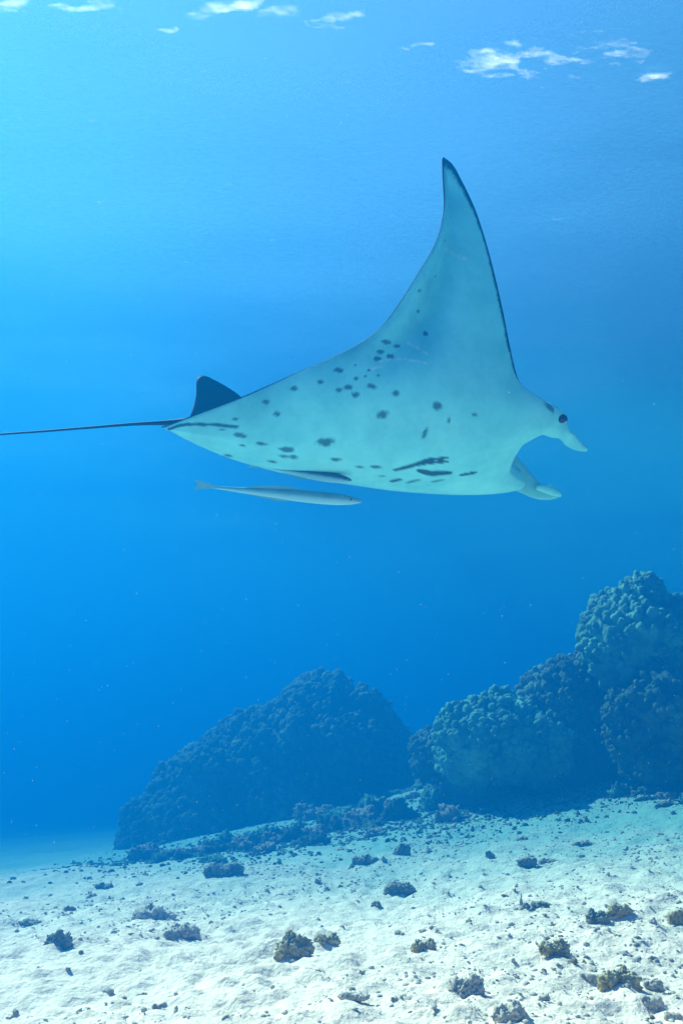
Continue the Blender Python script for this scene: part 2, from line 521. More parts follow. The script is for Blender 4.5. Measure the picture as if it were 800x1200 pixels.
# soft grey shading of the skin towards the rear margin, fine mottling
pn = px_b.reshape(-1, 2)
pn = np.concatenate([pn, np.zeros((len(pn), 1))], 1)
big = fbm(pn * 0.02, 4).reshape(XB.shape); fine = fbm(pn * 0.22 + 40, 3).reshape(XB.shape)
dark = np.maximum(dark, np.clip(0.16 * smooth(95, 5, dte) * (0.6 + 0.6 * big) + 0.07 * np.clip(big, 0, 1) + 0.05 * np.clip(fine - 0.1, 0, 1), 0, 0.3))
# pale healed scratches
pale = np.zeros_like(XB)
for pts in ([(446, 424), (458, 420), (474, 421), (498, 425)], [(478, 402), (490, 408), (499, 415)], [(520, 290), (532, 298), (546, 304)], [(436, 432), (446, 430)]):
    for i in range(len(pts) - 1):
        d, t = seg_dist(px_b, pts[i], pts[i + 1])
        pale = np.maximum(pale, near * smooth(2.4, 0.2, d) * np.clip(0.28 + wob, 0, 0.5))
back = np.ones_like(XB)
back = np.where(mle < 0.5, np.maximum(back * smooth(0.0, 0.06, U), 0), back)
ns, nu = XB.shape
V = np.concatenate([Pd, Pb]) - MW
Fd = grid_faces(ns, nu)[:, ::-1]
Fb = grid_faces(ns, nu) + ns * nu
def strip(ia, ib):
    return np.stack([ia[:-1], ia[1:], ib[1:], ib[:-1]], -1)
idx = np.arange(ns * nu).reshape(ns, nu)
Fe = np.concatenate([strip(idx[:, 0], idx[:, 0] + ns * nu), strip(idx[:, -1], idx[:, -1] + ns * nu)[:, ::-1],
                     strip(idx[0], idx[0] + ns * nu)[:, ::-1], strip(idx[-1], idx[-1] + ns * nu)])

M_manta, nt, b = newmat('manta_skin')
at = nt.nodes.new('ShaderNodeAttribute'); at.attribute_name = 'dark'
at2 = nt.nodes.new('ShaderNodeAttribute'); at2.attribute_name = 'pale'
tc = nt.nodes.new('ShaderNodeTexCoord')
nn = nt.nodes.new('ShaderNodeTexNoise'); nn.inputs['Scale'].default_value = 4.0; nn.inputs['Detail'].default_value = 9
nn.inputs['Roughness'].default_value = 0.7
nt.links.new(tc.outputs['Object'], nn.inputs['Vector'])
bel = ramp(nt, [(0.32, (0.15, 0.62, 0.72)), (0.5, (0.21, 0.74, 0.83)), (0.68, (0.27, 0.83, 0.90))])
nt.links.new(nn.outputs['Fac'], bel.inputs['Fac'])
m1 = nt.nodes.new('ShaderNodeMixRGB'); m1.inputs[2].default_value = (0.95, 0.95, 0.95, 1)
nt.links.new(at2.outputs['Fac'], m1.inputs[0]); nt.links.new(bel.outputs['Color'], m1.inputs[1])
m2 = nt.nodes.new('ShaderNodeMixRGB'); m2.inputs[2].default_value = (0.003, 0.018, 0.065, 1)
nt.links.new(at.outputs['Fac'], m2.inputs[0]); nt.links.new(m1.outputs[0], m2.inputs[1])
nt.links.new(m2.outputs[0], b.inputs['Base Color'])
b.inputs['Roughness'].default_value = 0.75
b.inputs['Specular IOR Level'].default_value = 0.08
nb = nt.nodes.new('ShaderNodeTexNoise'); nb.inputs['Scale'].default_value = 150
nt.links.new(tc.outputs['Object'], nb.inputs['Vector'])
bp = nt.nodes.new('ShaderNodeBump'); bp.inputs['Strength'].default_value = 0.15; bp.inputs['Distance'].default_value = 0.004
nt.links.new(nb.outputs['Fac'], bp.inputs['Height']); nt.links.new(bp.outputs['Normal'], b.inputs['Normal'])

M_fin, nt, b = newmat('dark_skin')
nn = nt.nodes.new('ShaderNodeTexNoise'); nn.inputs['Scale'].default_value = 12; nn.inputs['Detail'].default_value = 6
r_ = ramp(nt, [(0.3, (0.001, 0.003, 0.016)), (0.75, (0.003, 0.008, 0.034))])
nt.links.new(nn.outputs['Fac'], r_.inputs['Fac']); nt.links.new(r_.outputs['Color'], b.inputs['Base Color'])
b.inputs['Roughness'].default_value = 0.7; b.inputs['Specular IOR Level'].default_value = 0.15
M_eye, nt, b = newmat('eye'); b.inputs['Base Color'].default_value = (0.008, 0.02, 0.05, 1); b.inputs['Roughness'].default_value = 0.12

manta = empty('manta_ray', MW)
tag(manta, 'huge manta ray gliding with spotted white belly and one wing raised', 'manta ray')
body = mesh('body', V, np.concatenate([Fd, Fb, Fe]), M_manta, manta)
fattr(body, 'dark', np.concatenate([back.ravel(), dark.ravel()]))
fattr(body, 'pale', np.concatenate([0 * pale.ravel(), pale.ravel()]))

def tube(name, P, wid, thk, side, mat, parent, origin, nseg=16, nsub=6):
    """lofted tube through world points P, half sizes wid along side and thk across"""
    P = np.asarray(P, float); n = len(P)
    t = np.arange(n, dtype=float)
    tq = np.linspace(0, n - 1, (n - 1) * nsub + 1)
    def cub(y):
        y = np.asarray(y, float)
        i = np.clip(tq.astype(int), 0, n - 2); f = tq - i
        p0, p1, p2, p3 = y[np.maximum(i - 1, 0)], y[i], y[i + 1], y[np.minimum(i + 2, n - 1)]
        if y.ndim > 1: f = f[:, None]
        return 0.5 * (2 * p1 + (p2 - p0) * f + (2 * p0 - 5 * p1 + 4 * p2 - p3) * f ** 2 + (3 * p1 - p0 - 3 * p2 + p3) * f ** 3)
    Q, W, T = cub(P), np.maximum(cub(wid), 1e-4), np.maximum(cub(thk), 1e-4)
    tan = np.gradient(Q, axis=0); tan /= np.linalg.norm(tan, axis=1)[:, None]
    sd = np.asarray(side, float)
    sd = cub(sd) if sd.ndim == 2 else np.repeat(sd[None], len(Q), 0)
    sd = sd - (sd * tan).sum(1)[:, None] * tan; sd /= np.linalg.norm(sd, axis=1)[:, None]
    up = np.cross(tan, sd)
    ang = np.linspace(0, 2 * math.pi, nseg, endpoint=False)
    V = (Q[:, None] + (W[:, None] * np.cos(ang))[..., None] * sd[:, None] + (T[:, None] * np.sin(ang))[..., None] * up[:, None]).reshape(-1, 3)
    m = len(Q)
    i = np.arange(m - 1)[:, None] * nseg; j = np.arange(nseg)[None]; j2 = (j + 1) % nseg
    F = np.stack([i + j, i + j2, i + nseg + j2, i + nseg + j], -1).reshape(-1, 4)
    V = np.concatenate([V, Q[:1], Q[-1:]])
    a0, a1 = m * nseg, m * nseg + 1
    c0 = np.array([[a0, (k + 1) % nseg, k, k] for k in range(nseg)])
    c1 = np.array([[a1, (m - 1) * nseg + k, (m - 1) * nseg + (k + 1) % nseg, (m - 1) * nseg + k] for k in range(nseg)])
    me = bpy.data.meshes.new(name)
    faces = F.tolist() + [x[:3].tolist() for x in c0] + [x[:3].tolist() for x in c1]
    me.from_pydata((V - origin).tolist(), [], faces)
    for p in me.polygons: p.use_smooth = True
    me.materials.append(mat)
    o = bpy.data.objects.new(name, me); col.objects.link(o); o.parent = parent
    return o

def at_depth(px, py, zoff):
    """world point on the ray of a pixel, zoff pixel units nearer than the manta's centre"""
    dep = D0 - zoff * K
    return CAM + ray(px, py) * dep

def depth_of(P):
    return (D0 + ((P - CAM) @ BK)) / K

# where the head ends, and its mirror on the far side
hv_ = solve_xr(640, 494, 200, 40)
PR = to_world(body_pt(np.array(hv_[0]), np.array(hv_[1])))
PL = to_world(body_pt(np.array(hv_[0]), np.array(-hv_[1])))
zr, zl = depth_of(PR), depth_of(PL)
print('HEAD mirror px', project(PR), zr, project(PL), zl)

fr_path = [(622, 487, 20, 9), (640, 492, 20, 9), (655, 503, 16, 7), (667, 515, 10.5, 5), (678, 523, 6, 4), (688, 527, 2, 2)]
cf = tube('cephalic_fin', [at_depth(x, y, zr + 4 + 3 * i) for i, (x, y, _, _) in enumerate(fr_path)], [q[2] * K for q in fr_path], [q[3] * K for q in fr_path],
          (RX * -0.62 - UP * -0.78), M_manta, manta, MW)
fattr(cf, 'dark', np.zeros(len(cf.data.vertices)))
fl_path = [(574, 541, 24, 9), (592, 550, 22, 8), (612, 564, 15, 6), (630, 576, 10, 5), (646, 580, 6, 4), (656, 580, 2, 2)]
cf2 = tube('cephalic_fin', [at_depth(x, y, zl + 2 * i) for i, (x, y, _, _) in enumerate(fl_path)], [q[2] * K for q in fl_path], [q[3] * K for q in fl_path],
           (RX * -0.45 + UP * -0.89), M_manta, manta, MW)
co = np.array([v.co[:] for v in cf2.data.vertices]) + MW
pp = project(co)
fattr(cf2, 'dark', np.maximum(0.22, 0.8 * smooth(650, 656, pp[:, 0])))
rl = tube('rolled_edge', [at_depth(x, y, zl + 14) for x, y in ((628, 571), (638, 572.5), (648, 576), (657, 581))], [3 * K, 5.5 * K, 5.5 * K, 2 * K], [3 * K, 5 * K, 5 * K, 2 * K], UP, M_manta, cf2, MW)
# eye, on the side of the head
eye_c = at_depth(658.5, 491.5, zr + 18)
Vi, Fi = ico(3)
socket = mesh('eye_socket', (Vi * np.array([9.5, 9, 8]) * K) @ CAMB + at_depth(654.5, 489, zr + 12) - MW, Fi, M_manta, manta)
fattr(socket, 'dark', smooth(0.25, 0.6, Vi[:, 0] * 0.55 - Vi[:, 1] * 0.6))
eye = mesh('eye', (Vi * np.array([6, 6.5, 6]) * K) @ CAMB + eye_c - MW, Fi, M_eye, manta)
# dorsal fin on the tail root
x_a, x_b = solve_xr(283, 487, -130, 30)[0], solve_xr(222, 495, -190, 10)[0]
fin_poly = [(221, 493), (224, 484), (227.5, 474), (229.5, 464), (230, 455), (230, 448), (231, 443.5), (234, 440.6), (238, 440), (244, 441.5), (253, 446), (264, 452), (275, 459), (285, 467), (292, 480), (262, 494), (240, 497)]
zf = -62
cen = np.mean(fin_poly, 0)
nf = len(fin_poly)
rings = []
for off, shr in ((-4, 0.8), (-1.6, 0.98), (1.6, 1.0), (4, 0.8)):
    rings.append([at_depth(cen[0] + (x - cen[0]) * shr, cen[1] + (y - cen[1]) * shr, zf + off) for x, y in fin_poly])
Vf = np.array(rings).reshape(-1, 3) - MW
bm = bmesh.new()
bv = [bm.verts.new(v) for v in Vf]
for k in range(3):
    for i in range(nf):
        j = (i + 1) % nf
        bm.faces.new((bv[k * nf + i], bv[k * nf + j], bv[(k + 1) * nf + j], bv[(k + 1) * nf + i]))
bm.faces.new(bv[:nf][::-1]); bm.faces.new(bv[3 * nf:])
bmesh.ops.recalc_face_normals(bm, faces=bm.faces)
me = bpy.data.meshes.new('dorsal_fin'); bm.to_mesh(me); bm.free()
me.materials.append(M_fin)
for p_ in me.polygons: p_.use_smooth = len(p_.vertices) == 4
fin = bpy.data.objects.new('dorsal_fin', me); col.objects.link(fin); fin.parent = manta
fin['label'] = 'dark triangular dorsal fin at the tail root'
# whip tail
zt = depth_of(to_world(body_pt(np.array(te[0, 1]), np.array(0.0))))
tp = [(250, 496, 9), (222, 496, 6.5), (200, 495.5, 3.4), (178, 496, 2.2), (150, 497.5, 1.7), (100, 501.5, 1.4), (50, 505.5, 1.2), (0, 509, 1.1), (-60, 514, 0.9), (-130, 517, 0.5)]
tail = tube('tail', [at_depth(x, y, zt - 14 + 2 * i) for i, (x, y, _) in enumerate(tp)], [q[2] * K for q in tp], [q[2] * K for q in tp], UP, M_fin, manta, MW, 8, 5)
tail['label'] = 'thin dark whip tail'

# ------------------------------------------------------------------ remoras
M_rem, nt, b = newmat('remora_skin')
tc = nt.nodes.new('ShaderNodeTexCoord')
at = nt.nodes.new('ShaderNodeAttribute'); at.attribute_name = 'dark'
nn = nt.nodes.new('ShaderNodeTexNoise'); nn.inputs['Scale'].default_value = 30; nn.inputs['Detail'].default_value = 4
nt.links.new(tc.outputs['Object'], nn.inputs['Vector'])
ad = nt.nodes.new('ShaderNodeMath'); ad.operation = 'MULTIPLY_ADD'; ad.inputs[1].default_value = 0.25; 
nt.links.new(nn.outputs['Fac'], ad.inputs[0]); nt.links.new(at.outputs['Fac'], ad.inputs[2])
r_ = ramp(nt, [(0.25, (0.26, 0.62, 0.76)), (0.6, (0.14, 0.40, 0.52)), (1.0, (0.03, 0.10, 0.19))])
nt.links.new(ad.outputs[0], r_.inputs['Fac']); nt.links.new(r_.outputs['Color'], b.inputs['Base Color'])
b.inputs['Roughness'].default_value = 0.5; b.inputs['Specular IOR Level'].default_value = 0.3

def flat_fin(name, poly, z, parent, origin, mat, thick=1.0):
    bm = bmesh.new()
    A = [bm.verts.new(at_depth(x, y, z + thick) - origin) for x, y in poly]
    B = [bm.verts.new(at_depth(x, y, z - thick) - origin) for x, y in poly]
    n = len(poly)
    bm.faces.new(A); bm.faces.new(B[::-1])
    for i in range(n):
        j = (i + 1) % n
        bm.faces.new((A[j], A[i], B[i], B[j]))
    bmesh.ops.recalc_face_normals(bm, faces=bm.faces)
    me = bpy.data.meshes.new(name); bm.to_mesh(me); bm.free()
    me.materials.append(mat)
    a_ = me.attributes.new('dark', 'FLOAT', 'POINT')
    a_.data.foreach_set('value', np.full(len(me.vertices), 0.35, dtype=np.float32))
    o = bpy.data.objects.new(name, me); col.objects.link(o); o.parent = parent
    return o

def remora(A, B, hmax, z, label, darkness):
    A, B = np.array(A, float), np.array(B, float)
    ax = B - A; L = np.linalg.norm(ax); ax /= L
    nr = np.array([ax[1], -ax[0]])                # image-up side
    if nr[1] > 0: nr = -nr
    def pt(t, h): return A + ax * (t * L) + nr * h * hmax
    O = at_depth(*(A + B) / 2, z)
    root = empty('remora', O)
    tag(root, label, 'remora', 'remoras under the manta ray')
    ts = [0.10, 0.16, 0.28, 0.42, 0.56, 0.70, 0.82, 0.91, 0.97, 1.0]
    hs = [0.20, 0.26, 0.45, 0.68, 0.88, 1.0, 0.98, 0.78, 0.45, 0.12]
    P = [at_depth(*(pt(t, -0.1 * math.sin(t * 3.1))), z) for t in ts]
    up_w = UP * (-nr[1]) + RX * nr[0]
    bd = tube('body', P, [h * hmax * K for h in hs], [h * hmax * 0.8 * K for h in hs], up_w, M_rem, root, O, 14, 4)
    co = np.array([v.co[:] for v in bd.data.vertices]) + O
    q = project(co)
    hh = ((q - A) @ nr) / hmax
    tt = ((q - A) @ ax) / L
    fattr(bd, 'dark', np.clip(darkness * smooth(-0.55, 0.35, hh) + 0.5 * smooth(.1, .0, np.abs(hh + 0.05)) * smooth(.55, .95, tt), 0, 1))
    def fin_(name, pts):
        return flat_fin(name, [pt(*p_) for p_ in pts], z, root, O, M_rem)
    fin_('tail_fin', [(0.14, 0.22), (0.07, 0.55), (-0.01, 1.0), (0.02, 0.2), (-0.005, -0.75), (0.07, -0.4), (0.14, -0.2)])
    fin_('dorsal_fin', [(0.30, 0.35), (0.36, 0.85), (0.50, 1.25), (0.58, 1.22), (0.62, 0.85), (0.45, 0.5)])
    fin_('anal_fin', [(0.30, -0.5), (0.38, -0.85), (0.50, -1.25), (0.56, -1.15), (0.58, -0.85), (0.42, -0.6)])
    ey = mesh('eye', Vi * 1.1 * K + at_depth(*pt(0.935, 0.12), z + hmax * 0.55) - O, Fi, M_eye, root)
    return root
zb = 6
remora((228, 568.5), (424, 587.5), 7.2, 10, 'slender pale remora swimming free below the manta belly', 0.5)
remora((292, 544), (412, 563), 6.0, -10, 'dark remora hugging the rear edge of the manta belly', 0.9)

# ------------------------------------------------------------------ reef
def coral_head(V, F, cen, rad, seed, knob=0.16, amp=0.10, lobe=0.6, lamp=0.17, vert=0.6, pts=None):
    cen = np.asarray(cen); rad = np.asarray(rad)
    P = V * rad
    N = V / rad; N /= np.linalg.norm(N, axis=1)[:, None]
    q = P + seed * 7.7
    P = P + N * (lamp * fbm(q / (lobe * 2.2), 3) * min(rad))[:, None]
    st = np.array([1, 1, vert])
    wq = P + 0.05 * np.stack([vnoise(P * 6 + k * 9) for k in range(3)], -1)
    d1 = voro(wq * st / lobe + seed, 1)
    P = P + N * (lobe * 0.30 * (0.55 - np.minimum(d1, 1) ** 2))[:, None]
    d2 = voro(wq * st / knob + seed, 2)
    P = P + N * (1.5 * amp * (0.6 - np.minimum(d2, 1.1) ** 1.5))[:, None]
    d3 = voro(P / (knob * 0.38) + seed, 3)
    P = P + N * (amp * 0.35 * (0.6 - np.minimum(d3, 1.1) ** 1.6))[:, None]
    return P + cen

def reef_thing(name, label, cat, blobs, mat, group=None, level=6):
    """one coral colony made of grown-together lobes"""
    Vs, Fs, n = [], [], 0
    base = np.mean([b_[0] for b_ in blobs], 0)
    base = np.array([base[0], base[1], float(gh(base[0], base[1]))])
    lobes = [(b_, level if max(b_[1]) > 0.5 else level - 1) for b_ in blobs]
    for (c, r, sd, kn, am, lo) in blobs:
        g = np.random.default_rng(sd * 31 + 5)
        for j in range(9):
            d_ = g.normal(size=3); d_[2] = abs(d_[2]) * 0.8 - 0.15; d_[1] = -abs(d_[1]) if j % 3 else d_[1]
            d_ /= np.linalg.norm(d_)
            f = g.uniform(0.24, 0.46) * min(1.0, 0.75 / max(r) + 0.25)
            rad_ = np.array(r) * f * g.uniform(0.75, 1.25, 3)
            rad_ = np.clip(rad_, 0.14, 0.6)
            lobes.append(((np.array(c) + d_ * np.array(r) * g.uniform(0.82, 0.98), tuple(rad_), sd * 10 + j, kn * 0.85, am * 0.8, lo * 0.6), 4))
    for i, ((c, r, sd, kn, am, lo), lev) in enumerate(lobes):
        Vc, Fc = ico(lev)
        P = coral_head(Vc, Fc, c, r, sd, kn, am, lo)
        Vs.append(P); Fs.append(Fc + n); n += len(P)
        # knobs grown over the colony
        g = np.random.default_rng(sd * 13)
        rr_ = np.array(r)
        area = 4 * math.pi * (rr_[0] * rr_[2])
        kn = kn * 0.72
        m = int(area / (kn * kn * 0.40))
        pick = g.integers(0, len(P), m)
        nn_ = (Vc[pick] / rr_); nn_ /= np.linalg.norm(nn_, axis=1)[:, None]
        pk = P[pick]
        ok_ = (nn_[:, 2] > -0.5) & (nn_[:, 1] < 0.45) & (pk[:, 2] > gh(pk[:, 0], pk[:, 1]) - 0.05)
        for j, (ob, _) in enumerate(lobes):            # none inside a neighbouring lobe
            if j != i:
                ok_ &= (((pk - np.array(ob[0])) / np.array(ob[1])) ** 2).sum(1) > 0.86
        pick, nn_ = pick[ok_], nn_[ok_]; m = len(pick)
        ax_ = nn_ + np.array([0, 0, 0.55]) + g.normal(0, 0.15, (m, 3)); ax_ /= np.linalg.norm(ax_, axis=1)[:, None]
        sz_ = kn * (0.18 + 0.5 * g.power(1.6, m) ** 2) * (0.95 + 0.3 * vnoise(P[pick] * 1.7))
        Vk, Fk = ico(2 if mat is M_coral_pale else 1)
        t1 = np.cross(ax_, g.normal(size=(m, 3))); t1 /= np.linalg.norm(t1, axis=1)[:, None]
        t2 = np.cross(ax_, t1)
        jit = 1 + g.normal(0, 0.10, (m, len(Vk)))
        el = g.uniform(0.9, 1.5, m)
        kv = (Vk[None, :, 0:1] * t1[:, None] + Vk[None, :, 1:2] * t2[:, None] + Vk[None, :, 2:3] * el[:, None, None] * ax_[:, None]) * (1.12 * sz_[:, None] * jit)[..., None]
        kv = kv + (P[pick] + ax_ * (sz_ * 0.5)[:, None])[:, None]
        Vs.append(kv.reshape(-1, 3))
        Fs.append((Fk[None] + (np.arange(m) * len(Vk))[:, None, None]).reshape(-1, 3) + n); n += m * len(Vk)
    o = mesh(name, np.concatenate(Vs) - base, np.concatenate(Fs), mat)
    o.location = base
    return tag(o, label, cat, group)

def blob(px, py, dist, wpx, hpx, sd, dep=None, kn=0.15, am=0.07, lo=0.5):
    """centre pixel, distance along the view, half width and half height in pixels"""
    dist = dist * (1.1 if px < 500 else 0.95)
    c = CAM + ray(px, py) * dist
    rx, rz = (wpx - 7) * dist / FPX, (hpx - 12) * dist / FPX
    return (c, (rx, dep if dep else rx * 0.9, rz), sd, kn, am, lo)

reef_thing('coral_mound', 'large dark rounded coral mound alone on the sand', 'coral',
           [blob(366, 990, 14.1, 128, 200, 1, 1.7, 0.2, 0.10, 0.6), blob(284, 1010, 13.9, 132, 158, 2, 1.5, 0.2, 0.10, 0.6), blob(430, 985, 14.1, 68, 166, 3, 1.3, 0.19, 0.10, 0.6),
            blob(196, 1010, 13.8, 52, 70, 31, 0.8, 0.18, 0.08, 0.5)], M_coral)
reef_thing('coral_colony', 'ribbed columnar coral head at the low end of the reef', 'coral',
           [blob(550, 876, 12.4, 38, 50, 4, 0.6, 0.14, 0.09, 0.42), blob(590, 872, 12.4, 44, 54, 5, 0.62, 0.14, 0.09, 0.42), blob(630, 880, 12.5, 40, 54, 15, 0.6, 0.14, 0.09, 0.42)], M_coral_pale, 'coral heads of the reef')
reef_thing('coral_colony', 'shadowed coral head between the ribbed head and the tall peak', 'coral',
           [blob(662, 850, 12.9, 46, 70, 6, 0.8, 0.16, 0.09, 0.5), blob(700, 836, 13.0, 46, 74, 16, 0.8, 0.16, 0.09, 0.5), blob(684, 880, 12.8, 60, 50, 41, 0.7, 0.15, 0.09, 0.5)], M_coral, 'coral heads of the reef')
reef_thing('coral_colony', 'tall peaked coral head topping the reef', 'coral',
           [blob(742, 756, 12.14, 50, 62, 7, 0.69, 0.163, 0.110, 0.55), blob(790, 765, 12.42, 44, 56, 8, 0.69, 0.150, 0.110, 0.50), blob(746, 708, 12.28, 26, 36, 9, 0.30, 0.112, 0.069, 0.28), blob(850, 800, 12.70, 70, 110, 21, 1.10, 0.163, 0.110, 0.55)], M_coral_pale, 'coral heads of the reef')
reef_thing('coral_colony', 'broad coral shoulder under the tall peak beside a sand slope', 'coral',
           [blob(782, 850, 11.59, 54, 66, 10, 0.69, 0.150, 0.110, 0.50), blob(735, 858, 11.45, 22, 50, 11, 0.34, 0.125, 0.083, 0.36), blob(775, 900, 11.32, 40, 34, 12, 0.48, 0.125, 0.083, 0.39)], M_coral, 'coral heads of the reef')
reef_thing('coral_colony', 'small rounded coral between the big mound and the ribbed head', 'coral',
           [blob(512, 892, 13.25, 28, 38, 13, 0.48, 0.125, 0.069, 0.36), blob(540, 915, 12.83, 24, 22, 14, 0.41, 0.125, 0.069, 0.33)], M_coral, 'coral heads of the reef')

# ------------------------------------------------------------------ rocks on the sand
def knobby(seed, w_, h_, n=6, level=4, spike=False, lump=0.3):
    g = np.random.default_rng(seed)
    Vc, Fc = ico(level)
    Vs, Fs, k = [], [], 0
    for i in range(n):
        c = np.array([g.uniform(-.5, .5) * w_ * 0.8, g.uniform(-.35, .35) * w_ * 0.6, h_ * g.uniform(0.05, 0.4)])
        r = np.array([g.uniform(.22, .36) * w_, g.uniform(.2, .32) * w_ * 0.9, g.uniform(.35, .62) * h_])
        if spike and i == 0:
            c = np.array([-0.12 * w_, 0, h_ * 0.55]); r = np.array([0.13 * w_, 0.12 * w_, 0.6 * h_])
        P = Vc * r
        N = Vc / r; N /= np.linalg.norm(N, axis=1)[:, None]
        sc_ = min(w_, 2 * h_)
        q = (P + c) / sc_ + seed * 3.1
        P = P + N * (sc_ * (0.13 * fbm(q * 3, 3) + lump * 0.42 * (0.45 - np.minimum(voro(q * 7.5, seed % 7), 1) ** 1.4) + 0.09 * fbm(q * 15, 3, 0.6)))[:, None]
        Vs.append(P + c); Fs.append(Fc + k); k += len(P)
    return np.concatenate(Vs), np.concatenate(Fs)

ROCKS = [
 # px, base y, width px, height px, mossy 0 rubble/1 algae/2 dark, spike, label
 (343, 1124, 52, 36, 1, True, 'olive knobby rock with a pointed crest on open sand'),
 (380, 1106, 34, 22, 1, False, 'small algae tufted rock tucked behind the pointed olive rock'),
 (629, 1066, 42, 17, 2, False, 'low oblong dark green rock like a loaf on bare sand'),
 (612, 1064, 9, 20, 0, True, 'upright pale chip leaning on the loaf shaped rock'),
 (702, 1084, 32, 26, 2, False, 'dark lumpy rock with a forked top and pale patch'),
 (728, 1078, 36, 20, 1, False, 'grey green slab rock joined against the dark forked rock'),
 (650, 1122, 40, 22, 1, False, 'rounded moss tufted rock with a crumbly pale crown'),
 (728, 1152, 46, 32, 1, False, 'tall yellow green knobby rock on white sand'),
 (692, 1154, 30, 16, 0, False, 'heap of pale broken coral against the yellow green rock'),
 (796, 1084, 26, 26, 1, False, 'rough algae rock standing alone below the reef shoulder'),
 (548, 1168, 46, 30, 0, False, 'grey brown crumbling coral lump on white sand'),
 (598, 1194, 44, 26, 0, False, 'pale coral lump with a green tuft at one end'),
 (497, 1114, 32, 14, 1, False, 'small olive grey stone half sunk in sand'),
 (470, 1048, 46, 15, 2, False, 'long low blue grey coral clump lying on the sand'),
 (440, 1062, 20, 11, 2, False, 'small dark clump beside the long low clump'),
 (178, 1076, 58, 22, 0, True, 'grey sprawling rubble rock with one upright finger'),
 (213, 1098, 44, 19, 0, False, 'rounded grey rubble heap beside the rock with upright finger'),
 (68, 1106, 36, 20, 2, False, 'dark domed stone alone on smooth sand'),
 (30, 1086, 36, 9, 2, False, 'thin flat dark stone behind the domed stone'),
 (258, 1027, 52, 20, 2, False, 'wide tufted coral clump at the foot of the big mound'),
 (430, 1014, 40, 14, 2, False, 'low spiky coral clump in front of the big mound'),
 (468, 1002, 26, 22, 2, False, 'rounded coral knob in front of the rubble band'),
 (571, 1006, 20, 13, 2, False, 'little round coral stone on the sand below the ribbed head'),
 (617, 1018, 26, 14, 2, False, 'dark coral stone on sand beside a low ridge'),
 (645, 1012, 30, 9, 2, False, 'flat coral stone forming a low ridge on sand'),
 (685, 964, 16, 14, 2, False, 'small dark coral stone on the sand slope'),
 (685, 992, 26, 9, 2, False, 'flat dark stone at the foot of the sand slope'),
 (780, 945, 26, 10, 2, False, 'flat dark stone under the coral shoulder'),
 (412, 1172, 44, 8, 0, False, 'thin grey coral crust on the whitest sand'),
 (768, 1162, 24, 14, 0, False, 'grey broken coral piece with a dark hollow'),
 (766, 1186, 30, 16, 0, False, 'brownish broken coral piece at the edge of the rubble'),
 (790, 1194, 24, 14, 0, False, 'small brown coral piece beside the brownish piece'),
 (640, 1174, 20, 8, 0, False, 'small flat pale coral chip on white sand'),
 (440, 980, 30, 14, 2, False, 'green coral knob at the edge of the rubble band'),
 (120, 1042, 24, 8, 2, False, 'small blurred stone on sand left of the big mound'),
]
mats = {0: M_rubble, 1: M_algae, 2: M_dark}
for i, (px, py, wp, hp, mt, spk, lab) in enumerate(ROCKS):
    P, t = ground_at(px, py)
    ww, hh = 0.70 * wp * t / FPX, 0.74 * hp * t / FPX
    V_, F_ = knobby(100 + i, ww, hh, 3 if wp < 22 else 8, 4 if wp > 30 else 3, spk, 0.34)
    V_[:, 2] -= 0.12 * hh
    o = mesh('coral_rock', V_, F_, mats[mt])
    o.location = (P[0], P[1] + 0.3 * ww, float(gh_fine(np.array([P[0]]), np.array([P[1] + 0.3 * ww]))[0]))
    tag(o, lab, 'rock', 'coral rocks on the sand')

# low corals along the foot of the reef
foot = [mesh('low_coral', *knobby(300 + k, 1.0, 0.45, 6, 4, False, 0.34), [M_coral_pale, M_dark, M_coral][k % 3], me_only=True) for k in range(6)]
FOOT = []
for k in range(34):
    u = k / 33
    px = 320 + 330 * u + rng.normal(0, 12)
    py = 992 - 78 * u + rng.normal(0, 9) - (8 if k % 3 == 0 else 0)
    FOOT.append((px, py, rng.uniform(22, 46), 'low lumpy coral in the band along the foot of the reef'))
for k in range(16):
    FOOT.append((170 + 9.5 * k + rng.normal(0, 6), 1006 - 0.7 * k + rng.normal(0, 5), rng.uniform(18, 36), 'low lumpy coral hugging the foot of the big mound'))
for k in range(9):
    FOOT.append((720 + 12 * k, 935 + rng.normal(0, 5), rng.uniform(16, 30), 'low lumpy coral at the base of the coral shoulder'))
for k in range(16):
    FOOT.append((492 + 5 * k + rng.normal(0, 8), 922 + rng.normal(0, 10), rng.uniform(30, 60), 'low lumpy coral filling the gap between big mound and ribbed coral'))
for k, (px, py, wp, lab) in enumerate(FOOT):
    P, t = ground_at(px, py, gh)
    o = bpy.data.objects.new('low_coral', foot[k % 6]); col.objects.link(o)
    s = wp * t / FPX
    o.location = (P[0], P[1], float(gh(P[0], P[1])) - 0.02)
    o.scale = (s, s * 0.9, s * rng.uniform(0.6, 1.3)); o.rotation_euler[2] = rng.uniform(0, 6.28)
    tag(o, lab, 'coral', lab.replace('low lumpy coral', 'low corals'))

